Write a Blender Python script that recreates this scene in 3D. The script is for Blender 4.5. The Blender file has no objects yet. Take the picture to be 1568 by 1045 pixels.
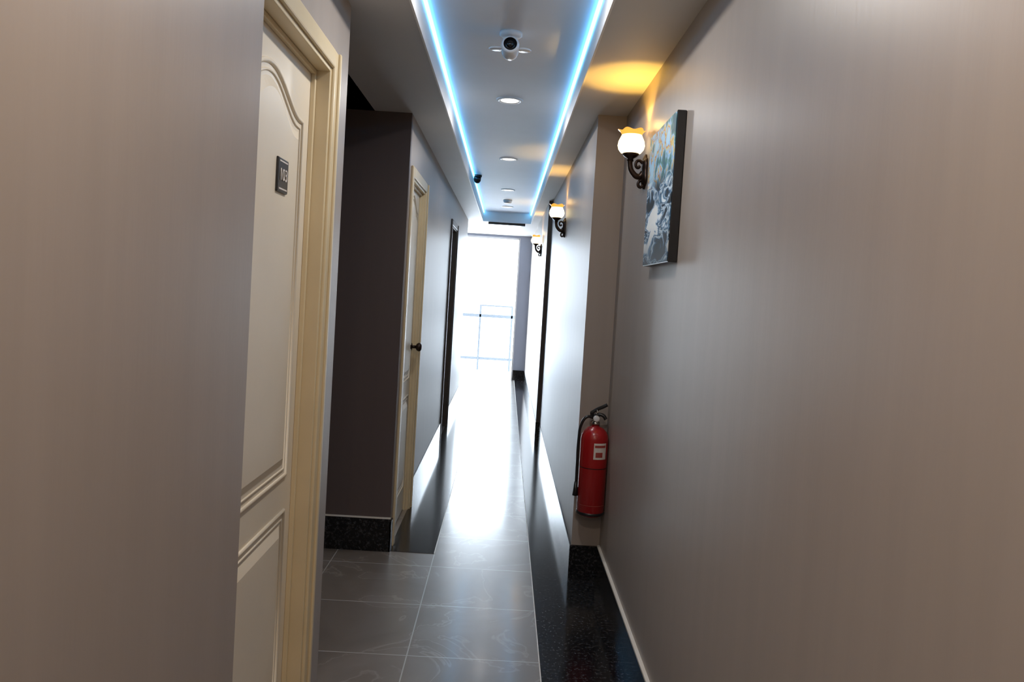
import bpy, bmesh, math, random
from mathutils import Vector, Matrix, Euler
H=1.45
scene=bpy.context.scene
try:
    scene.view_settings.view_transform='Standard'
    scene.view_settings.look='None'
except Exception as e: print(e)
random.seed(3)

# ---------------- materials ----------------
def new_mat(name):
    m=bpy.data.materials.new(name); m.use_nodes=True
    nt=m.node_tree; b=nt.nodes['Principled BSDF']
    return m,nt,b
def simple(name,col,rough=.5,metal=0,emit=None,es=0,spec=.5,noise=0.0,nscale=20):
    m,nt,b=new_mat(name)
    b.inputs['Base Color'].default_value=(*col,1)
    b.inputs['Roughness'].default_value=rough
    b.inputs['Metallic'].default_value=metal
    b.inputs['Specular IOR Level'].default_value=spec
    if emit:
        b.inputs['Emission Color'].default_value=(*emit,1)
        b.inputs['Emission Strength'].default_value=es
    if noise>0:
        tc=nt.nodes.new('ShaderNodeTexCoord'); n=nt.nodes.new('ShaderNodeTexNoise')
        n.inputs['Scale'].default_value=nscale; n.inputs['Detail'].default_value=4
        r=nt.nodes.new('ShaderNodeValToRGB')
        r.color_ramp.elements[0].position=.3; r.color_ramp.elements[1].position=.7
        r.color_ramp.elements[0].color=(*[c*(1-noise) for c in col],1)
        r.color_ramp.elements[1].color=(*[min(1,c*(1+noise)) for c in col],1)
        nt.links.new(tc.outputs['Object'],n.inputs['Vector'])
        nt.links.new(n.outputs['Fac'],r.inputs['Fac'])
        nt.links.new(r.outputs['Color'],b.inputs['Base Color'])
    return m
def wallpaper(name,col,rough=.40,var=.035):
    m,nt,b=new_mat(name)
    tc=nt.nodes.new('ShaderNodeTexCoord'); mp=nt.nodes.new('ShaderNodeMapping')
    mp.inputs['Scale'].default_value=(9,9,.7)
    n=nt.nodes.new('ShaderNodeTexNoise'); n.inputs['Scale'].default_value=1.6; n.inputs['Detail'].default_value=3
    r=nt.nodes.new('ShaderNodeValToRGB')
    r.color_ramp.elements[0].position=.3; r.color_ramp.elements[1].position=.72
    r.color_ramp.elements[0].color=(*[c*(1-var) for c in col],1)
    r.color_ramp.elements[1].color=(*[c*(1+var) for c in col],1)
    L=nt.links.new
    L(tc.outputs['Object'],mp.inputs['Vector']); L(mp.outputs[0],n.inputs['Vector'])
    L(n.outputs['Fac'],r.inputs['Fac']); L(r.outputs['Color'],b.inputs['Base Color'])
    mp2=nt.nodes.new('ShaderNodeMapping'); mp2.inputs['Scale'].default_value=(90,90,12)
    n2=nt.nodes.new('ShaderNodeTexNoise'); n2.inputs['Scale'].default_value=1; n2.inputs['Detail'].default_value=2
    bp=nt.nodes.new('ShaderNodeBump'); bp.inputs['Strength'].default_value=.10; bp.inputs['Distance'].default_value=.002
    L(tc.outputs['Object'],mp2.inputs['Vector']); L(mp2.outputs[0],n2.inputs['Vector'])
    L(n2.outputs['Fac'],bp.inputs['Height']); L(bp.outputs[0],b.inputs['Normal'])
    b.inputs['Roughness'].default_value=rough
    return m
M_wall=wallpaper('taupe_wallpaper',(.365,.318,.285))
M_wall_end=wallpaper('end_wall_paint',(.34,.38,.48))
M_wall_shade=wallpaper('shade_tinted_wallpaper',(.115,.090,.090))  # wallpaper darkened so the unlit side passage's shade is in its colour
M_ceil=simple('ceiling_paint_led_tint',(.74,.81,.92),.6,noise=.02,nscale=3)  # white ceiling with the blue LED glow tinted into its colour
M_soff=simple('soffit_paint',(.64,.62,.60),.6,noise=.02,nscale=3)
M_fascia=simple('fascia_paint',(.86,.84,.82),.5,noise=.02,nscale=3)
M_door=simple('door_cream_paint',(.79,.70,.56),.38,noise=.03,nscale=4)
M_casing=simple('door_casing_paint',(.69,.57,.37),.35,noise=.05,nscale=5)
M_casing_dark=simple('dark_brown_casing',(.10,.075,.06),.4,noise=.1)
M_trim=simple('white_trim',(.8,.78,.74),.4,noise=.03)
M_black=simple('black_plastic',(.012,.012,.014),.3,noise=.1)
M_bronze=simple('dark_bronze',(.035,.02,.014),.32,metal=.7,noise=.3,nscale=40)
M_metal=simple('brushed_metal',(.45,.43,.40),.25,metal=1,noise=.05)
M_white=simple('white_plastic',(.75,.76,.78),.35,noise=.02)
M_lens=simple('camera_lens_glass',(.01,.01,.012),.05,noise=.1)
M_red=simple('extinguisher_red',(.36,.012,.014),.25,noise=.06,nscale=6)
M_label=simple('label_paper',(.72,.66,.62),.5,noise=.08,nscale=60)
M_labelt=simple('label_print',(.35,.05,.04),.5,noise=.1)
M_blue=simple('blue_led_strip',(.1,.5,1),.4,emit=(.15,.58,1.0),es=6.0)
M_down=simple('downlight_diffuser',(.9,.9,.9),.4,emit=(1,.96,.92),es=3)
M_glass=simple('lit_glass_shade',(.9,.8,.6),.25,emit=(1,.80,.45),es=2.6)
M_amber=simple('amber_glass_rim',(.8,.4,.08),.2,emit=(1,.42,.06),es=.9)
M_rail=simple('painted_steel_railing',(.10,.11,.12),.5,noise=.05)
M_balc=simple('balcony_tile',(.7,.72,.75),.5,noise=.05)

def granite():
    m,nt,b=new_mat('black_granite'); L=nt.links.new
    tc=nt.nodes.new('ShaderNodeTexCoord')
    n=nt.nodes.new('ShaderNodeTexNoise'); n.inputs['Scale'].default_value=70; n.inputs['Detail'].default_value=6; n.inputs['Roughness'].default_value=.7
    r=nt.nodes.new('ShaderNodeValToRGB')
    e=r.color_ramp.elements; e[0].position=.5; e[0].color=(.006,.007,.009,1); e[1].position=.8; e[1].color=(.10,.10,.11,1)
    L(tc.outputs['Object'],n.inputs['Vector']); L(n.outputs['Fac'],r.inputs['Fac']); L(r.outputs['Color'],b.inputs['Base Color'])
    b.inputs['Roughness'].default_value=.13
    return m
M_gran=granite()
def tiles():
    m,nt,b=new_mat('marble_floor_tile'); L=nt.links.new
    tc=nt.nodes.new('ShaderNodeTexCoord')
    mp=nt.nodes.new('ShaderNodeMapping'); mp.inputs['Location'].default_value=(.21*H+3.6*H, -2.0*H+3.3*H*2,0)
    br=nt.nodes.new('ShaderNodeTexBrick'); br.offset=0; br.squash=1
    br.inputs['Scale'].default_value=1; br.inputs['Brick Width'].default_value=.36*H; br.inputs['Row Height'].default_value=.33*H
    br.inputs['Mortar Size'].default_value=.0026; br.inputs['Mortar Smooth'].default_value=.1
    br.inputs['Color1'].default_value=(.9,.9,.9,1); br.inputs['Color2'].default_value=(1,1,1,1); br.inputs['Mortar'].default_value=(1,1,1,1)
    L(tc.outputs['Object'],mp.inputs['Vector']); L(mp.outputs[0],br.inputs['Vector'])
    n=nt.nodes.new('ShaderNodeTexNoise'); n.inputs['Scale'].default_value=2.2; n.inputs['Detail'].default_value=8; n.inputs['Distortion'].default_value=1.2
    r=nt.nodes.new('ShaderNodeValToRGB'); e=r.color_ramp.elements
    e[0].position=.3; e[0].color=(.175,.148,.128,1); e[1].position=.75; e[1].color=(.28,.242,.215,1)
    x=e.new(.50); x.color=(.215,.185,.162,1)
    v=r.color_ramp.elements.new(.512); v.color=(.33,.29,.26,1)
    v2=r.color_ramp.elements.new(.524); v2.color=(.22,.19,.168,1)
    L(tc.outputs['Object'],n.inputs['Vector']); L(n.outputs['Fac'],r.inputs['Fac'])
    mul=nt.nodes.new('ShaderNodeMixRGB'); mul.blend_type='MULTIPLY'; mul.inputs['Fac'].default_value=1
    L(r.outputs['Color'],mul.inputs['Color1']); L(br.outputs['Color'],mul.inputs['Color2'])
    mx=nt.nodes.new('ShaderNodeMixRGB'); L(br.outputs['Fac'],mx.inputs['Fac']); L(mul.outputs[0],mx.inputs['Color1']); mx.inputs['Color2'].default_value=(.5,.49,.48,1)
    L(mx.outputs[0],b.inputs['Base Color'])
    b.inputs['Roughness'].default_value=.32
    b.inputs['Specular IOR Level'].default_value=.8
    b.inputs['Coat Weight'].default_value=.8
    b.inputs['Coat Roughness'].default_value=.13
    return m
M_tile=tiles()
def canvas():
    m,nt,b=new_mat('painted_canvas'); L=nt.links.new
    tc=nt.nodes.new('ShaderNodeTexCoord')
    sep=nt.nodes.new('ShaderNodeSeparateXYZ'); L(tc.outputs['Generated'],sep.inputs[0])
    n=nt.nodes.new('ShaderNodeTexNoise'); n.inputs['Scale'].default_value=10; n.inputs['Detail'].default_value=5; n.inputs['Distortion'].default_value=.8
    mp=nt.nodes.new('ShaderNodeMapping'); mp.inputs['Scale'].default_value=(1,.5,1.2); L(tc.outputs['Object'],mp.inputs[0]); L(mp.outputs[0],n.inputs['Vector'])
    r=nt.nodes.new('ShaderNodeValToRGB'); e=r.color_ramp.elements
    e[0].position=.40; e[0].color=(.008,.012,.016,1); e[1].position=.62; e[1].color=(.95,1,1,1)
    for p,c in((.455,(.015,.03,.05)),(.48,(.06,.16,.30)),(.505,(.75,.90,1.0)),(.525,(.03,.07,.12)),(.555,(.09,.24,.42)),(.585,(.82,.92,1.0))):
        x=e.new(p); x.color=(*c,1)
    L(n.outputs['Fac'],r.inputs['Fac'])
    n2=nt.nodes.new('ShaderNodeTexNoise'); n2.inputs['Scale'].default_value=11; n2.inputs['Detail'].default_value=4; L(tc.outputs['Object'],n2.inputs['Vector'])
    r2=nt.nodes.new('ShaderNodeValToRGB'); e=r2.color_ramp.elements
    e[0].position=.36; e[0].color=(.04,.14,.20,1); e[1].position=.62; e[1].color=(.52,.80,1.0,1)
    for p,c in((.42,(.10,.28,.26)),(.46,(.36,.62,.95)),(.505,(.75,.62,.20)),(.53,(.58,.20,.06)),(.55,(.38,.66,.95))):
        x=e.new(p); x.color=(*c,1)
    L(n2.outputs['Fac'],r2.inputs['Fac'])
    f=nt.nodes.new('ShaderNodeMapRange'); f.inputs['From Min'].default_value=.55; f.inputs['From Max'].default_value=.68
    L(sep.outputs['Z'],f.inputs['Value'])
    mx=nt.nodes.new('ShaderNodeMixRGB'); L(f.outputs[0],mx.inputs['Fac']); L(r.outputs['Color'],mx.inputs['Color1']); L(r2.outputs['Color'],mx.inputs['Color2'])
    f2=nt.nodes.new('ShaderNodeMapRange'); f2.inputs['From Min'].default_value=.0; f2.inputs['From Max'].default_value=.3; f2.inputs['To Min'].default_value=.3
    L(sep.outputs['Z'],f2.inputs['Value'])
    mu=nt.nodes.new('ShaderNodeMixRGB'); mu.blend_type='MULTIPLY'; mu.inputs['Fac'].default_value=1
    L(mx.outputs[0],mu.inputs['Color1']); L(f2.outputs[0],mu.inputs['Color2'])
    L(mu.outputs[0],b.inputs['Base Color']); b.inputs['Roughness'].default_value=.5; b.inputs['Specular IOR Level'].default_value=.2
    return m
M_canvas=canvas()

# ---------------- helpers ----------------
def link(o): scene.collection.objects.link(o); return o
def empty(name,loc=(0,0,0)):
    o=bpy.data.objects.new(name,None); o.location=loc; o.empty_display_size=.1; return link(o)
def bm_obj(name,bm,mat,parent=None,smooth=False,loc=(0,0,0)):
    me=bpy.data.meshes.new(name); bmesh.ops.recalc_face_normals(bm,faces=bm.faces); bm.to_mesh(me); bm.free()
    for m in (mat if isinstance(mat,(list,tuple)) else [mat]): me.materials.append(m)
    if smooth:
        for p in me.polygons: p.use_smooth=True
    o=bpy.data.objects.new(name,me); o.location=loc; link(o)
    if parent: o.parent=parent
    return o
def boxm(name,x0,x1,y0,y1,z0,z1,mat,parent=None,bev=0):
    bm=bmesh.new(); bmesh.ops.create_cube(bm,size=1)
    for v in bm.verts:
        v.co=Vector(((x0+x1)/2+v.co.x*(x1-x0),(y0+y1)/2+v.co.y*(y1-y0),(z0+z1)/2+v.co.z*(z1-z0)))
    o=bm_obj(name,bm,mat,parent)
    if bev>0:
        m=o.modifiers.new('b','BEVEL'); m.width=bev; m.segments=2; m.limit_method='ANGLE'
    return o
def box(name,x0,x1,y0,y1,z0,z1,mat,parent=None,bev=0):
    return boxm(name,x0*H,x1*H,y0*H,y1*H,z0*H,z1*H,mat,parent,bev)
def multibox(name,boxes,mat,parent=None,bev=0):
    bm=bmesh.new()
    for (x0,x1,y0,y1,z0,z1) in boxes:
        r=bmesh.ops.create_cube(bm,size=1)
        for v in r['verts']:
            v.co=Vector(((x0+x1)/2+v.co.x*(x1-x0),(y0+y1)/2+v.co.y*(y1-y0),(z0+z1)/2+v.co.z*(z1-z0)))*H
    o=bm_obj(name,bm,mat,parent)
    if bev>0:
        m=o.modifiers.new('b','BEVEL'); m.width=bev; m.segments=2; m.limit_method='ANGLE'
    return o
def lathe(name,prof,mat,parent=None,seg=40,loc=(0,0,0),rot=(0,0,0),ruff=None,cap=True):
    bm=bmesh.new(); rings=[]
    for i,(r,z) in enumerate(prof):
        ring=[]
        for k in range(seg):
            a=2*math.pi*k/seg; rr=r; zz=z
            if ruff:
                am=ruff(i); rr=r*(1+am*math.cos(6*a)); zz=z+am*.05*math.cos(6*a)
            ring.append(bm.verts.new((rr*math.cos(a),rr*math.sin(a),zz)))
        rings.append(ring)
    for a,b in zip(rings,rings[1:]):
        for k in range(seg): bm.faces.new((a[k],a[(k+1)%seg],b[(k+1)%seg],b[k]))
    if cap:
        bm.faces.new(rings[0]); bm.faces.new(rings[-1])
    o=bm_obj(name,bm,mat,parent,smooth=True,loc=loc); o.rotation_euler=rot
    return o
def tube(name,pts,rad,mat,parent=None,cyc=False,smooth=True,radii=None):
    c=bpy.data.curves.new(name,'CURVE'); c.dimensions='3D'; c.bevel_depth=rad; c.bevel_resolution=3; c.use_fill_caps=True
    if smooth:
        s=c.splines.new('BEZIER'); s.bezier_points.add(len(pts)-1)
        for i,p in enumerate(pts):
            bp=s.bezier_points[i]; bp.co=p; bp.handle_left_type=bp.handle_right_type='AUTO'
            if radii: bp.radius=radii[i]
    else:
        s=c.splines.new('POLY'); s.points.add(len(pts)-1)
        for i,p in enumerate(pts): s.points[i].co=(*p,1)
    s.use_cyclic_u=cyc; c.materials.append(mat)
    o=bpy.data.objects.new(name,c); link(o)
    if parent: o.parent=parent
    return o
def light(name,typ,loc,power,col,parent=None,size=.1,rot=(0,0,0),spot=None):
    l=bpy.data.lights.new(name,typ); l.energy=power; l.color=col
    if typ=='AREA': l.shape='DISK'; l.size=size
    else: l.shadow_soft_size=size
    if spot: l.spot_size=math.radians(spot); l.spot_blend=.35
    o=bpy.data.objects.new(name,l); o.location=loc; o.rotation_euler=rot; link(o)
    if parent: o.parent=parent
    return o

# ---------------- shell ----------------
CZ=1.72; SZ=1.635; TOP=1.95
XL0,XL1,XL2=-.345,-.395,-.383
XR0,XR1,XR2=.385,.285,.262
YB=-1.6; YE=8.5; YA0,YA1=1.76,2.79; YP=2.64; YJ=5.15
YLE=6.9; XO=-.95
box('floor',-1.9,.6,YB-.1,YE+.1,-.06,0,M_tile)
multibox('floor_border',[(.15,XR0,YB,YP,-.01,.0012),(.15,XR1,YP,YE,-.01,.0012),(XL2,-.21,YA1,YLE,-.01,.0012)],M_gran)
multibox('trim_floor',[(-.2125,-.2095,YA1,YLE,-.01,.0016),(.1485,.1512,YB,YE,-.01,.0016)],M_trim)
D1a,D1b,D1t=1.05,1.60,1.45
D2a,D2b,D2t=2.88,3.34,1.42
D3a,D3b,D3t=4.95,5.42,1.42
multibox('wall_left',[(-.62,XL0,YB,1.02,0,TOP),(-.62,XL1,1.02,D1a,0,TOP),(-.62,XL1,D1a,D1b,D1t,TOP),(-.62,XL1,D1b,YA0,0,TOP),
  (-.66,-.62,YB,YA0,0,TOP)],M_wall)  # unseen backing added to stop outside light leaking round the door leaf
multibox('wall_left.001',[(-.62,XL2,YA1+.03,D2a,0,TOP),(-.62,XL2,D2a,D2b,D2t,TOP),(-.62,XL2,D2b,D3a,0,TOP),(-.62,XL2,D3a,D3b,D3t,TOP),(-.62,XL2,D3b,YLE,0,TOP),
  (-.66,-.62,YA1+.03,YLE,0,TOP),(XO-.05,-.66,YLE-.04,YLE,0,TOP),(XO-.05,XO,YLE,YE+.1,0,TOP)],M_wall)  # unseen backing against door leaks, then side wall added to limit incoming light
multibox('wall_passage',[(-1.9,XL2,YA1,YA1+.03,0,TOP+.1),(-1.9,-.66,YA0-.05,YA0,0,TOP+.1),(-1.95,-1.9,YA0-.05,YA1+.03,0,TOP+.1)],M_wall_shade)
multibox('wall_right',[(XR0,.6,YB,YP,0,TOP)],M_wall)
multibox('wall_right.001',[(XR1,.6,YP,YJ,0,TOP),(XR2,.6,YJ,YE,0,TOP)],M_wall)
multibox('wall_back',[(-.66,.6,YB-.1,YB,0,TOP)],M_wall)
multibox('wall_end',[(.128,.6,YE,YE+.1,0,TOP),(XO,.128,YE,YE+.1,1.61,TOP)],M_wall_end)
box('ceiling',-.66,.6,YB-.1,YE+.1,CZ,TOP+.05,M_ceil)
box('ceiling_lobby',XO,-.64,YLE,YE+.1,SZ,CZ+.01,M_ceil)
box('ceiling_passage',-1.95,-.60,YA0-.05,YA1+.05,TOP,TOP+.1,M_wall_shade)
REND=6.9
multibox('ceiling_soffit',[(-.64,-.253,YB,YA0,SZ,CZ+.01),(-.52,-.253,YA0,YA1,SZ,CZ+.01),(-.64,-.253,YA1,REND,SZ,CZ+.01),
   (.195,.58,YB,REND,SZ,CZ+.01),(-.64,.58,REND,YE,SZ,CZ+.01)],M_soff)
box('trim_passage',-.66,-.52,YA0,YA1,CZ-.0,TOP,M_wall_shade)
multibox('trim_tray',[(-.253,-.248,YB,REND,SZ-.004,CZ),(.190,.195,YB,REND,SZ-.004,CZ),(-.248,.190,REND-.005,REND,SZ-.004,CZ)],M_fascia)
multibox('trim_beam',[(-.20,.14,REND+.06,REND+.10,SZ-.022,SZ)],M_black)
multibox('led_strip',[(-.248,-.240,YB,REND-.01,CZ-.012,CZ-.003),(.182,.190,YB,REND-.01,CZ-.012,CZ-.003)],M_blue)
bh=.115
multibox('baseboard_right',[(XR0-.008,XR0,YB,YP-.008,0,bh),(XR1,XR0,YP-.008,YP,0,bh),(XR1-.006,XR1,YP-.008,YJ,0,bh),(XR2-.006,XR1-.006,YJ-.006,YJ,0,bh),(XR2-.006,XR2,YJ,YE,0,bh)],M_gran)
multibox('trim_right',[(XR0-.0095,XR0,YB,YP-.008,bh,bh+.006)],M_trim)
multibox('baseboard_left',[(-1.9,XL2+.004,YA1-.008,YA1,0,bh+.008),(XL2,XL2+.006,YA1-.008,D2a-.05,0,bh),(XL2,XL2+.006,D2b+.05,D3a-.05,0,bh),(XL2,XL2+.006,D3b+.05,YLE,0,bh)],M_gran)
multibox('trim_left',[(-1.9,XL2+.002,YA1-.006,YA1,bh+.008,bh+.013)],M_trim)
multibox('baseboard_end',[(.128,XR2-.006,YE-.008,YE,0,bh)],M_gran)
multibox('baseboard_near',[(XL0,XL0+.006,YB,1.0,0,bh)],M_gran)
multibox('trim_pilaster',[(XR2-.004,XR1,YJ-.012,YJ-.006,bh,SZ)],M_casing_dark)

# window / balcony opening
w=empty('window_1',(0,0,0))
multibox('frame',[(.112,.128,YE,YE+.06,0,1.61),(XO,.118,YE,YE+.06,1.59,1.61),(-.62,-.60,YE,YE+.05,0,1.6)],M_white,w)
box('balcony_floor',-2.2,1.3,YE+.1,9.9,-.08,-.01,M_balc)
rl=empty('balcony_railing',(0,0,0))
multibox('rails',[(-2.2,1.2,9.50,9.53,.66,.70),(-2.2,1.2,9.505,9.525,.12,.155),(-.32,.10,9.505,9.525,.80,.82)],M_rail,rl,.004)
multibox('posts',[(x,x+.025,9.5,9.53,-.01,.81 if abs(x+.32)<.01 or abs(x-.08)<.01 else .69) for x in (-2.0,-1.4,-.78,-.32,.08,.5,1.1)],M_rail,rl,.003)

# ---------------- doors ----------------
def door(idx,xw,ya,yb,zt,recess=.035,knob_near=True,casmat=M_casing,leafmat=M_door,near_casing=True):
    root=empty('door_%d'%idx,(xw*H,ya*H,0))
    W=(yb-ya)*H; T=zt*H; R=recess*H
    leaf=boxm('leaf',-R-.04,-R,.022,W-.022,.008,T-.022,leafmat,root,.002)
    def jb(n,a,b,c,d,e,f,bev=.002): return boxm(n,a,b,c,d,e,f,casmat,root,bev)
    jb('jamb_far',-.22,.004,W-.02,W,0,T); jb('jamb_near',-.22,.004,0,.02,0,T); jb('jamb_head',-.22,.004,.02,W-.02,T-.02,T)
    jb('stop_far',-R,-R+.014,W-.034,W-.02,0,T-.02); jb('stop_near',-R,-R+.014,.02,.034,0,T-.02); jb('stop_head',-R,-R+.014,.034,W-.034,T-.034,T-.02)
    cw=.055
    jb('casing_far',0,.014,W-.006,W-.006+cw,0,T+cw-.006,.005); 
    if near_casing: jb('casing_near',0,.014,.006-cw,.006,0,T+cw-.006,.005)
    jb('casing_head',.0005,.015,.006 if near_casing else 0,W-.006,T-.006,T+cw-.006,.005)
    jb('casing_bead_far',.012,.022,W-.006+cw-.018,W-.006+cw,0,T+cw-.006,.004)
    mx=.105; y0=mx; y1=W-mx; yc=W/2
    def outline(z0,z1,arch,ins):
        pts=[(y0+ins,z0+ins),(y1-ins,z0+ins)]
        if arch:
            n=24
            for i in range(n+1):
                t=i/n; y=(y1-ins)+((y0+ins)-(y1-ins))*t
                s=1-abs(2*t-1)
                s=max(0,(s-.12)/.88)
                z=z1-ins+arch*(0.5-.5*math.cos(math.pi*s))**.85
                pts.append((y,z))
        else: pts+= [(y1-ins,z1-ins),(y0+ins,z1-ins)]
        return pts
    for nm,z0,z1,ar in(('upper_panel',.60*H,1.315*H,.085),('lower_panel',.12*H,.525*H,0)):
        for k,ins in enumerate((0,.022)):
            tube('%s_moulding_%d'%(nm,k),[(-R,y,z) for y,z in outline(z0,z1,ar,ins)],.007 if k==0 else .004,leafmat,root,True,False)
        bm=bmesh.new(); a=outline(z0,z1,ar,.036); b=outline(z0,z1,ar,.062)
        va=[bm.verts.new((-R,y,z)) for y,z in a]; vb=[bm.verts.new((-R+.010,y,z)) for y,z in b]
        n=len(va)
        for i in range(n): bm.faces.new((va[i],va[(i+1)%n],vb[(i+1)%n],vb[i]))
        bm.faces.new(vb)
        bm_obj(nm+'_field',bm,leafmat,root)
    ky=.085 if knob_near else W-.085
    kz=.735*H
    lathe('knob_rose',[(.001,0),(.028,.0),(.028,.004),(.02,.010),(.010,.012),(.010,.034),(.022,.040),(.028,.052),(.026,.064),(.014,.071),(.001,.072)],M_bronze,root,24,(-R,ky,kz),(0,math.pi/2,0))
    lathe('keyhole',[(.001,0),(.012,0),(.012,.004),(.001,.005)],M_black,root,16,(-R,ky,kz-.07),(0,math.pi/2,0))
    return root
d1=door(1,XL1,D1a,D1b,D1t,.035,True,near_casing=False)
door(2,XL2,D2a,D2b,D2t,.02,False)
door(3,XL2,D3a,D3b,D3t,.05,True,casmat=M_casing_dark)
pz=1.187*H; py=(1.385-D1a)*H; px=-.035*H
boxm('number_plaque',px+.001,px+.016,py-.045,py+.045,pz-.045,pz+.045,M_black,d1,.003)
tc=bpy.data.curves.new('number','FONT'); tc.body='103'; tc.size=.045; tc.align_x='CENTER'; tc.align_y='CENTER'; tc.extrude=.0008
tc.materials.append(M_label)
to=bpy.data.objects.new('number',tc); link(to); to.parent=d1; to.location=(px+.017,py,pz); to.rotation_euler=(math.pi/2,0,math.pi/2)
for s,nm in((.036,'plaque_line_top'),(-.036,'plaque_line_base')):
    boxm(nm,px+.0155,px+.0168,py-.034,py+.034,pz+s-.002,pz+s+.002,M_label,d1)

# ---------------- downlights ----------------
TX=-.029
for i,y in enumerate((-.9,.35,1.6,2.85,4.1,5.34,6.4)):
    near=y<1
    r=empty('recessed_downlight',(TX*H,y*H,CZ*H))
    lathe('trim_ring',[(.050,.0),(.050,-.006),(.060,-.008),(.072,-.003),(.073,.0)],M_white,r,40,cap=False)
    lathe('diffuser',[(.001,-.004),(.050,-.004),(.050,.0)],M_down,r,32,cap=False)
    p=13.5 if y<1 else (8 if y<2 else (5 if y<3 else (1.5 if y<5 else .3)))
    light('lamp','AREA',(0,0,-.012),p,((1,.79,.58) if near else (1,.96,.92)),r,.09)

# ---------------- cctv cameras ----------------
c=empty('cctv_camera',(TX*H,2.12*H,CZ*H))
lathe('ceiling_flange',[(.001,0),(.046,0),(.046,-.010),(.036,-.018),(.001,-.018)],M_white,c)
tube('stem',[(0,0,-.01),(0,.0,-.05)],.018,M_white,c)
ang=math.radians(82)
lathe('body',[(.001,-.055),(.022,-.052),(.032,-.042),(.036,-.02),(.036,.035),(.032,.043),(.027,.043)],M_white,c,32,(0,-.0,-.062),(ang,0,0),cap=False)
lathe('lens_housing',[(.001,.038),(.028,.038),(.028,.034)],M_black,c,32,(0,0,-.062),(ang,0,0),cap=False)
lathe('lens',[(.001,.050),(.008,.049),(.014,.044),(.016,.037)],M_lens,c,24,(0,0,-.062),(ang,0,0),cap=False)
for sx in(-1,1):
    o=lathe('side_wing',[(.001,.004),(.022,.004),(.026,0),(.022,-.004),(.001,-.004)],M_white,c,24,(sx*.055,0,-.066)); o.scale=(1.2,.9,1)
    boxm('wing_arm',min(sx*.03,sx*.045),max(sx*.03,sx*.045),-.008,.008,-.071,-.061,M_white,c,.002)
c=empty('dome_camera',(-.222*H,4.75*H,CZ*H))
lathe('base',[(.001,0),(.04,0),(.04,-.015),(.034,-.02),(.001,-.02)],M_black,c)
lathe('dome',[(.034,-.02),(.034,-.04),(.030,-.055),(.02,-.068),(.008,-.075),(.001,-.076)],M_lens,c)
c=empty('smoke_detector',(TX*H,5.95*H,CZ*H))
lathe('body',[(.001,0),(.05,0),(.05,-.012),(.042,-.03),(.03,-.036),(.001,-.038)],M_white,c)

# ---------------- wall sconces ----------------
def sconce(x,y,z,power):
    r=empty('wall_sconce',(x*H,y*H,z*H))
    out=[]
    for i in range(40):
        a=2*math.pi*i/40
        rr=1+.12*math.cos(5*a)
        out.append((.034*rr*math.cos(a)*(1-.25*math.sin(a)),.068*rr*math.sin(a)-.012))
    bm=bmesh.new()
    va=[bm.verts.new((0,p,q)) for p,q in out]; vb=[bm.verts.new((-.008,p,q)) for p,q in out]; vc=[bm.verts.new((-.020,p*.55,q*.65)) for p,q in out]
    n=len(va)
    for A,B in((va,vb),(vb,vc)):
        for i in range(n): bm.faces.new((A[i],A[(i+1)%n],B[(i+1)%n],B[i]))
    bm.faces.new(va); bm.faces.new(vc)
    bm_obj('backplate',bm,M_bronze,r,True)
    ox=-.070
    tube('arm',[(-.012,0,-.02),(-.03,0,-.035),(-.058,0,-.018),(ox,0,.015),(ox,0,.040)],.0115,M_bronze,r,radii=[1.3,1.1,1,.9,1.1])
    tube('scroll',[(-.014,0,.02),(-.036,0,.032),(-.046,0,.014),(-.036,0,.002),(-.028,0,.010)],.0065,M_bronze,r)
    tube('tail_scroll',[(-.012,0,-.045),(-.03,0,-.06),(-.024,0,-.078),(-.008,0,-.07)],.0065,M_bronze,r)
    lathe('cup',[(.001,.026),(.014,.028),(.012,.038),(.026,.046),(.036,.056),(.034,.060),(.001,.056)],M_bronze,r,32,(ox,0,0))
    prof=[(.026,.056),(.042,.062),(.053,.076),(.057,.092),(.054,.110),(.046,.127),(.042,.136)]
    lathe('glass_shade',prof,M_glass,r,48,(ox,0,0),cap=False)
    prof=[(.042,.136),(.044,.143),(.050,.150),(.056,.155)]
    lathe('ruffled_rim',prof,M_amber,r,72,(ox,0,0),cap=False,ruff=lambda i:[0,.03,.055,.07][i])
    light('bulb','SPOT',(ox,0,.142),power,(1,.56,.08),r,.012,(math.pi,0,0),100)
    light('glow','POINT',(ox-.0,0,.175),power*.12,(1,.58,.15),r,.03)
    return r
sconce(XR0,2.19,1.380,5.5)
sconce(XR1,3.88,1.355,3)
sconce(XR2,6.0,1.355,3)

# ---------------- painting ----------------
p=empty('canvas_painting',((XR0)*H,1.865*H,1.262*H))
bw=.31*H/2; bhh=.345*H/2; th=.032
boxm('stretcher',-th,-.001,-bw,bw,-bhh,bhh,M_black,p,.003)
bm=bmesh.new()
bmesh.ops.create_cube(bm,size=1)
for v in bm.verts: v.co=Vector((-th-.001+v.co.x*.002, v.co.y*(2*bw-.008), v.co.z*(2*bhh-.008)))
bm_obj('painted_face',bm,M_canvas,p)

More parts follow.
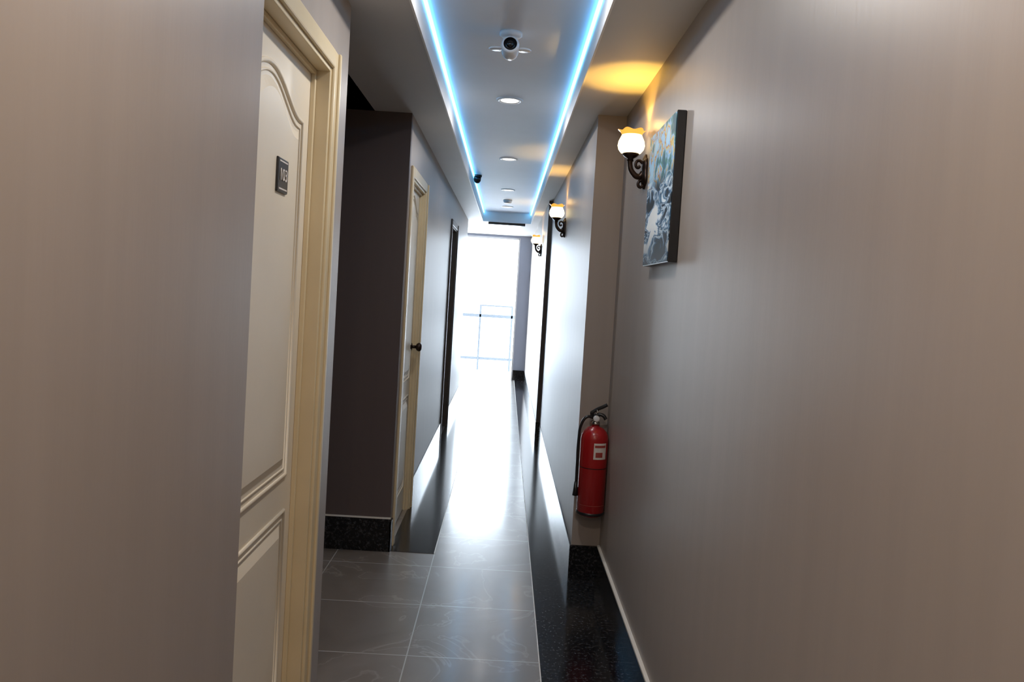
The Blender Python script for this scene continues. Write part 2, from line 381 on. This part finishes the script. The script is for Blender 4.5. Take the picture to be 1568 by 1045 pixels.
# ---------------- fire extinguisher ----------------
e=empty('fire_extinguisher',(.336*H,2.575*H,.245*H))
R=.069
lathe('cylinder',[(.001,.004),(.05,.0),(.060,.004),(R,.014),(R,.385),(.066,.405),(.056,.425),(.038,.442),(.020,.448),(.018,.46),(.001,.46)],M_red,e,48)
lathe('foot_ring',[(R+.001,.010),(R+.002,.012),(R+.002,.022),(R,.024)],M_black,e,48,cap=False)
lathe('neck_collar',[(.001,.455),(.021,.455),(.021,.47),(.015,.474),(.015,.492),(.001,.492)],M_metal,e,24)
def label(nm,a0,a1,z0,z1,mat,off):
    bm=bmesh.new(); n=14; pa=[];pb=[]
    for i in range(n+1):
        a=math.radians(a0+(a1-a0)*i/n)
        pa.append(bm.verts.new(((R+off)*math.cos(a),(R+off)*math.sin(a),z0))); pb.append(bm.verts.new(((R+off)*math.cos(a),(R+off)*math.sin(a),z1)))
    for i in range(n): bm.faces.new((pa[i],pa[i+1],pb[i+1],pb[i]))
    bm_obj(nm,bm,mat,e,True)
label('label',-98,-42,.295,.375,M_label,.0012)
label('label_stripe',-94,-46,.353,.365,M_labelt,.0018)
label('label_text_block',-90,-60,.305,.33,M_labelt,.0018)
label('upper_band',-180,0,.245,.2485,M_black,.0012)
label('lower_band',-150,-30,.06,.064,M_labelt,.0012)
boxm('valve_body',-.016,.016,-.014,.014,.478,.512,M_black,e,.004)
tube('carry_handle',[(-.01,0,.50),(.015,-.006,.510),(.035,-.012,.505),(.048,-.016,.488)],.009,M_black,e)
tube('squeeze_lever',[(-.025,.0,.515),(.005,-.004,.536),(.03,-.012,.550),(.050,-.016,.562)],.009,M_black,e)
tube('lever_link',[(-.02,0,.49),(-.024,0,.52)],.008,M_black,e)
tube('safety_pin_ring',[(0,-.02+.014*math.cos(a),.52+.014*math.sin(a)) for a in [i*math.pi/4 for i in range(8)]],.002,M_metal,e,True)
lathe('pressure_gauge',[(.001,0),(.016,0),(.016,.010),(.013,.012),(.001,.012)],M_white,e,24,(0,-.014,.49),(math.pi/2,0,0))
tube('hose',[(-.016,0,.492),(-.045,-.005,.495),(-.072,-.005,.455),(-.080,-.002,.38),(-.080,0,.25),(-.079,0,.16)],.0075,M_black,e)
lathe('nozzle',[(.001,0),(.015,0),(.012,.03),(.008,.07),(.001,.07)],M_black,e,20,(-.080,0,.095))
boxm('wall_bracket',-.02,.02,.060,.092,.36,.47,M_metal,e,.003)
tube('bracket_hook',[(0,.085,.462),(0,.05,.472),(0,.02,.470)],.005,M_metal,e)

# ---------------- world ----------------
wd=bpy.data.worlds.new('world'); scene.world=wd; wd.use_nodes=True
bg=wd.node_tree.nodes['Background']; bg.inputs['Color'].default_value=(.76,.88,1,1); bg.inputs['Strength'].default_value=14.5

# ---------------- camera ----------------
cam=bpy.data.cameras.new('camera'); cam.sensor_width=36; cam.lens=1150/1568*36; cam.clip_start=.02
cam.shift_y=-32/1568
co=bpy.data.objects.new('camera',cam); link(co)
yaw=math.atan(11.7/1150); pitch=math.atan(43/1150); roll=.0600
M=Matrix.Rotation(-yaw,4,'Z')@Matrix.Rotation(math.pi/2-pitch,4,'X')@Matrix.Rotation(roll,4,'Z')
co.matrix_world=Matrix.Translation((0,0,H))@M
scene.camera=co
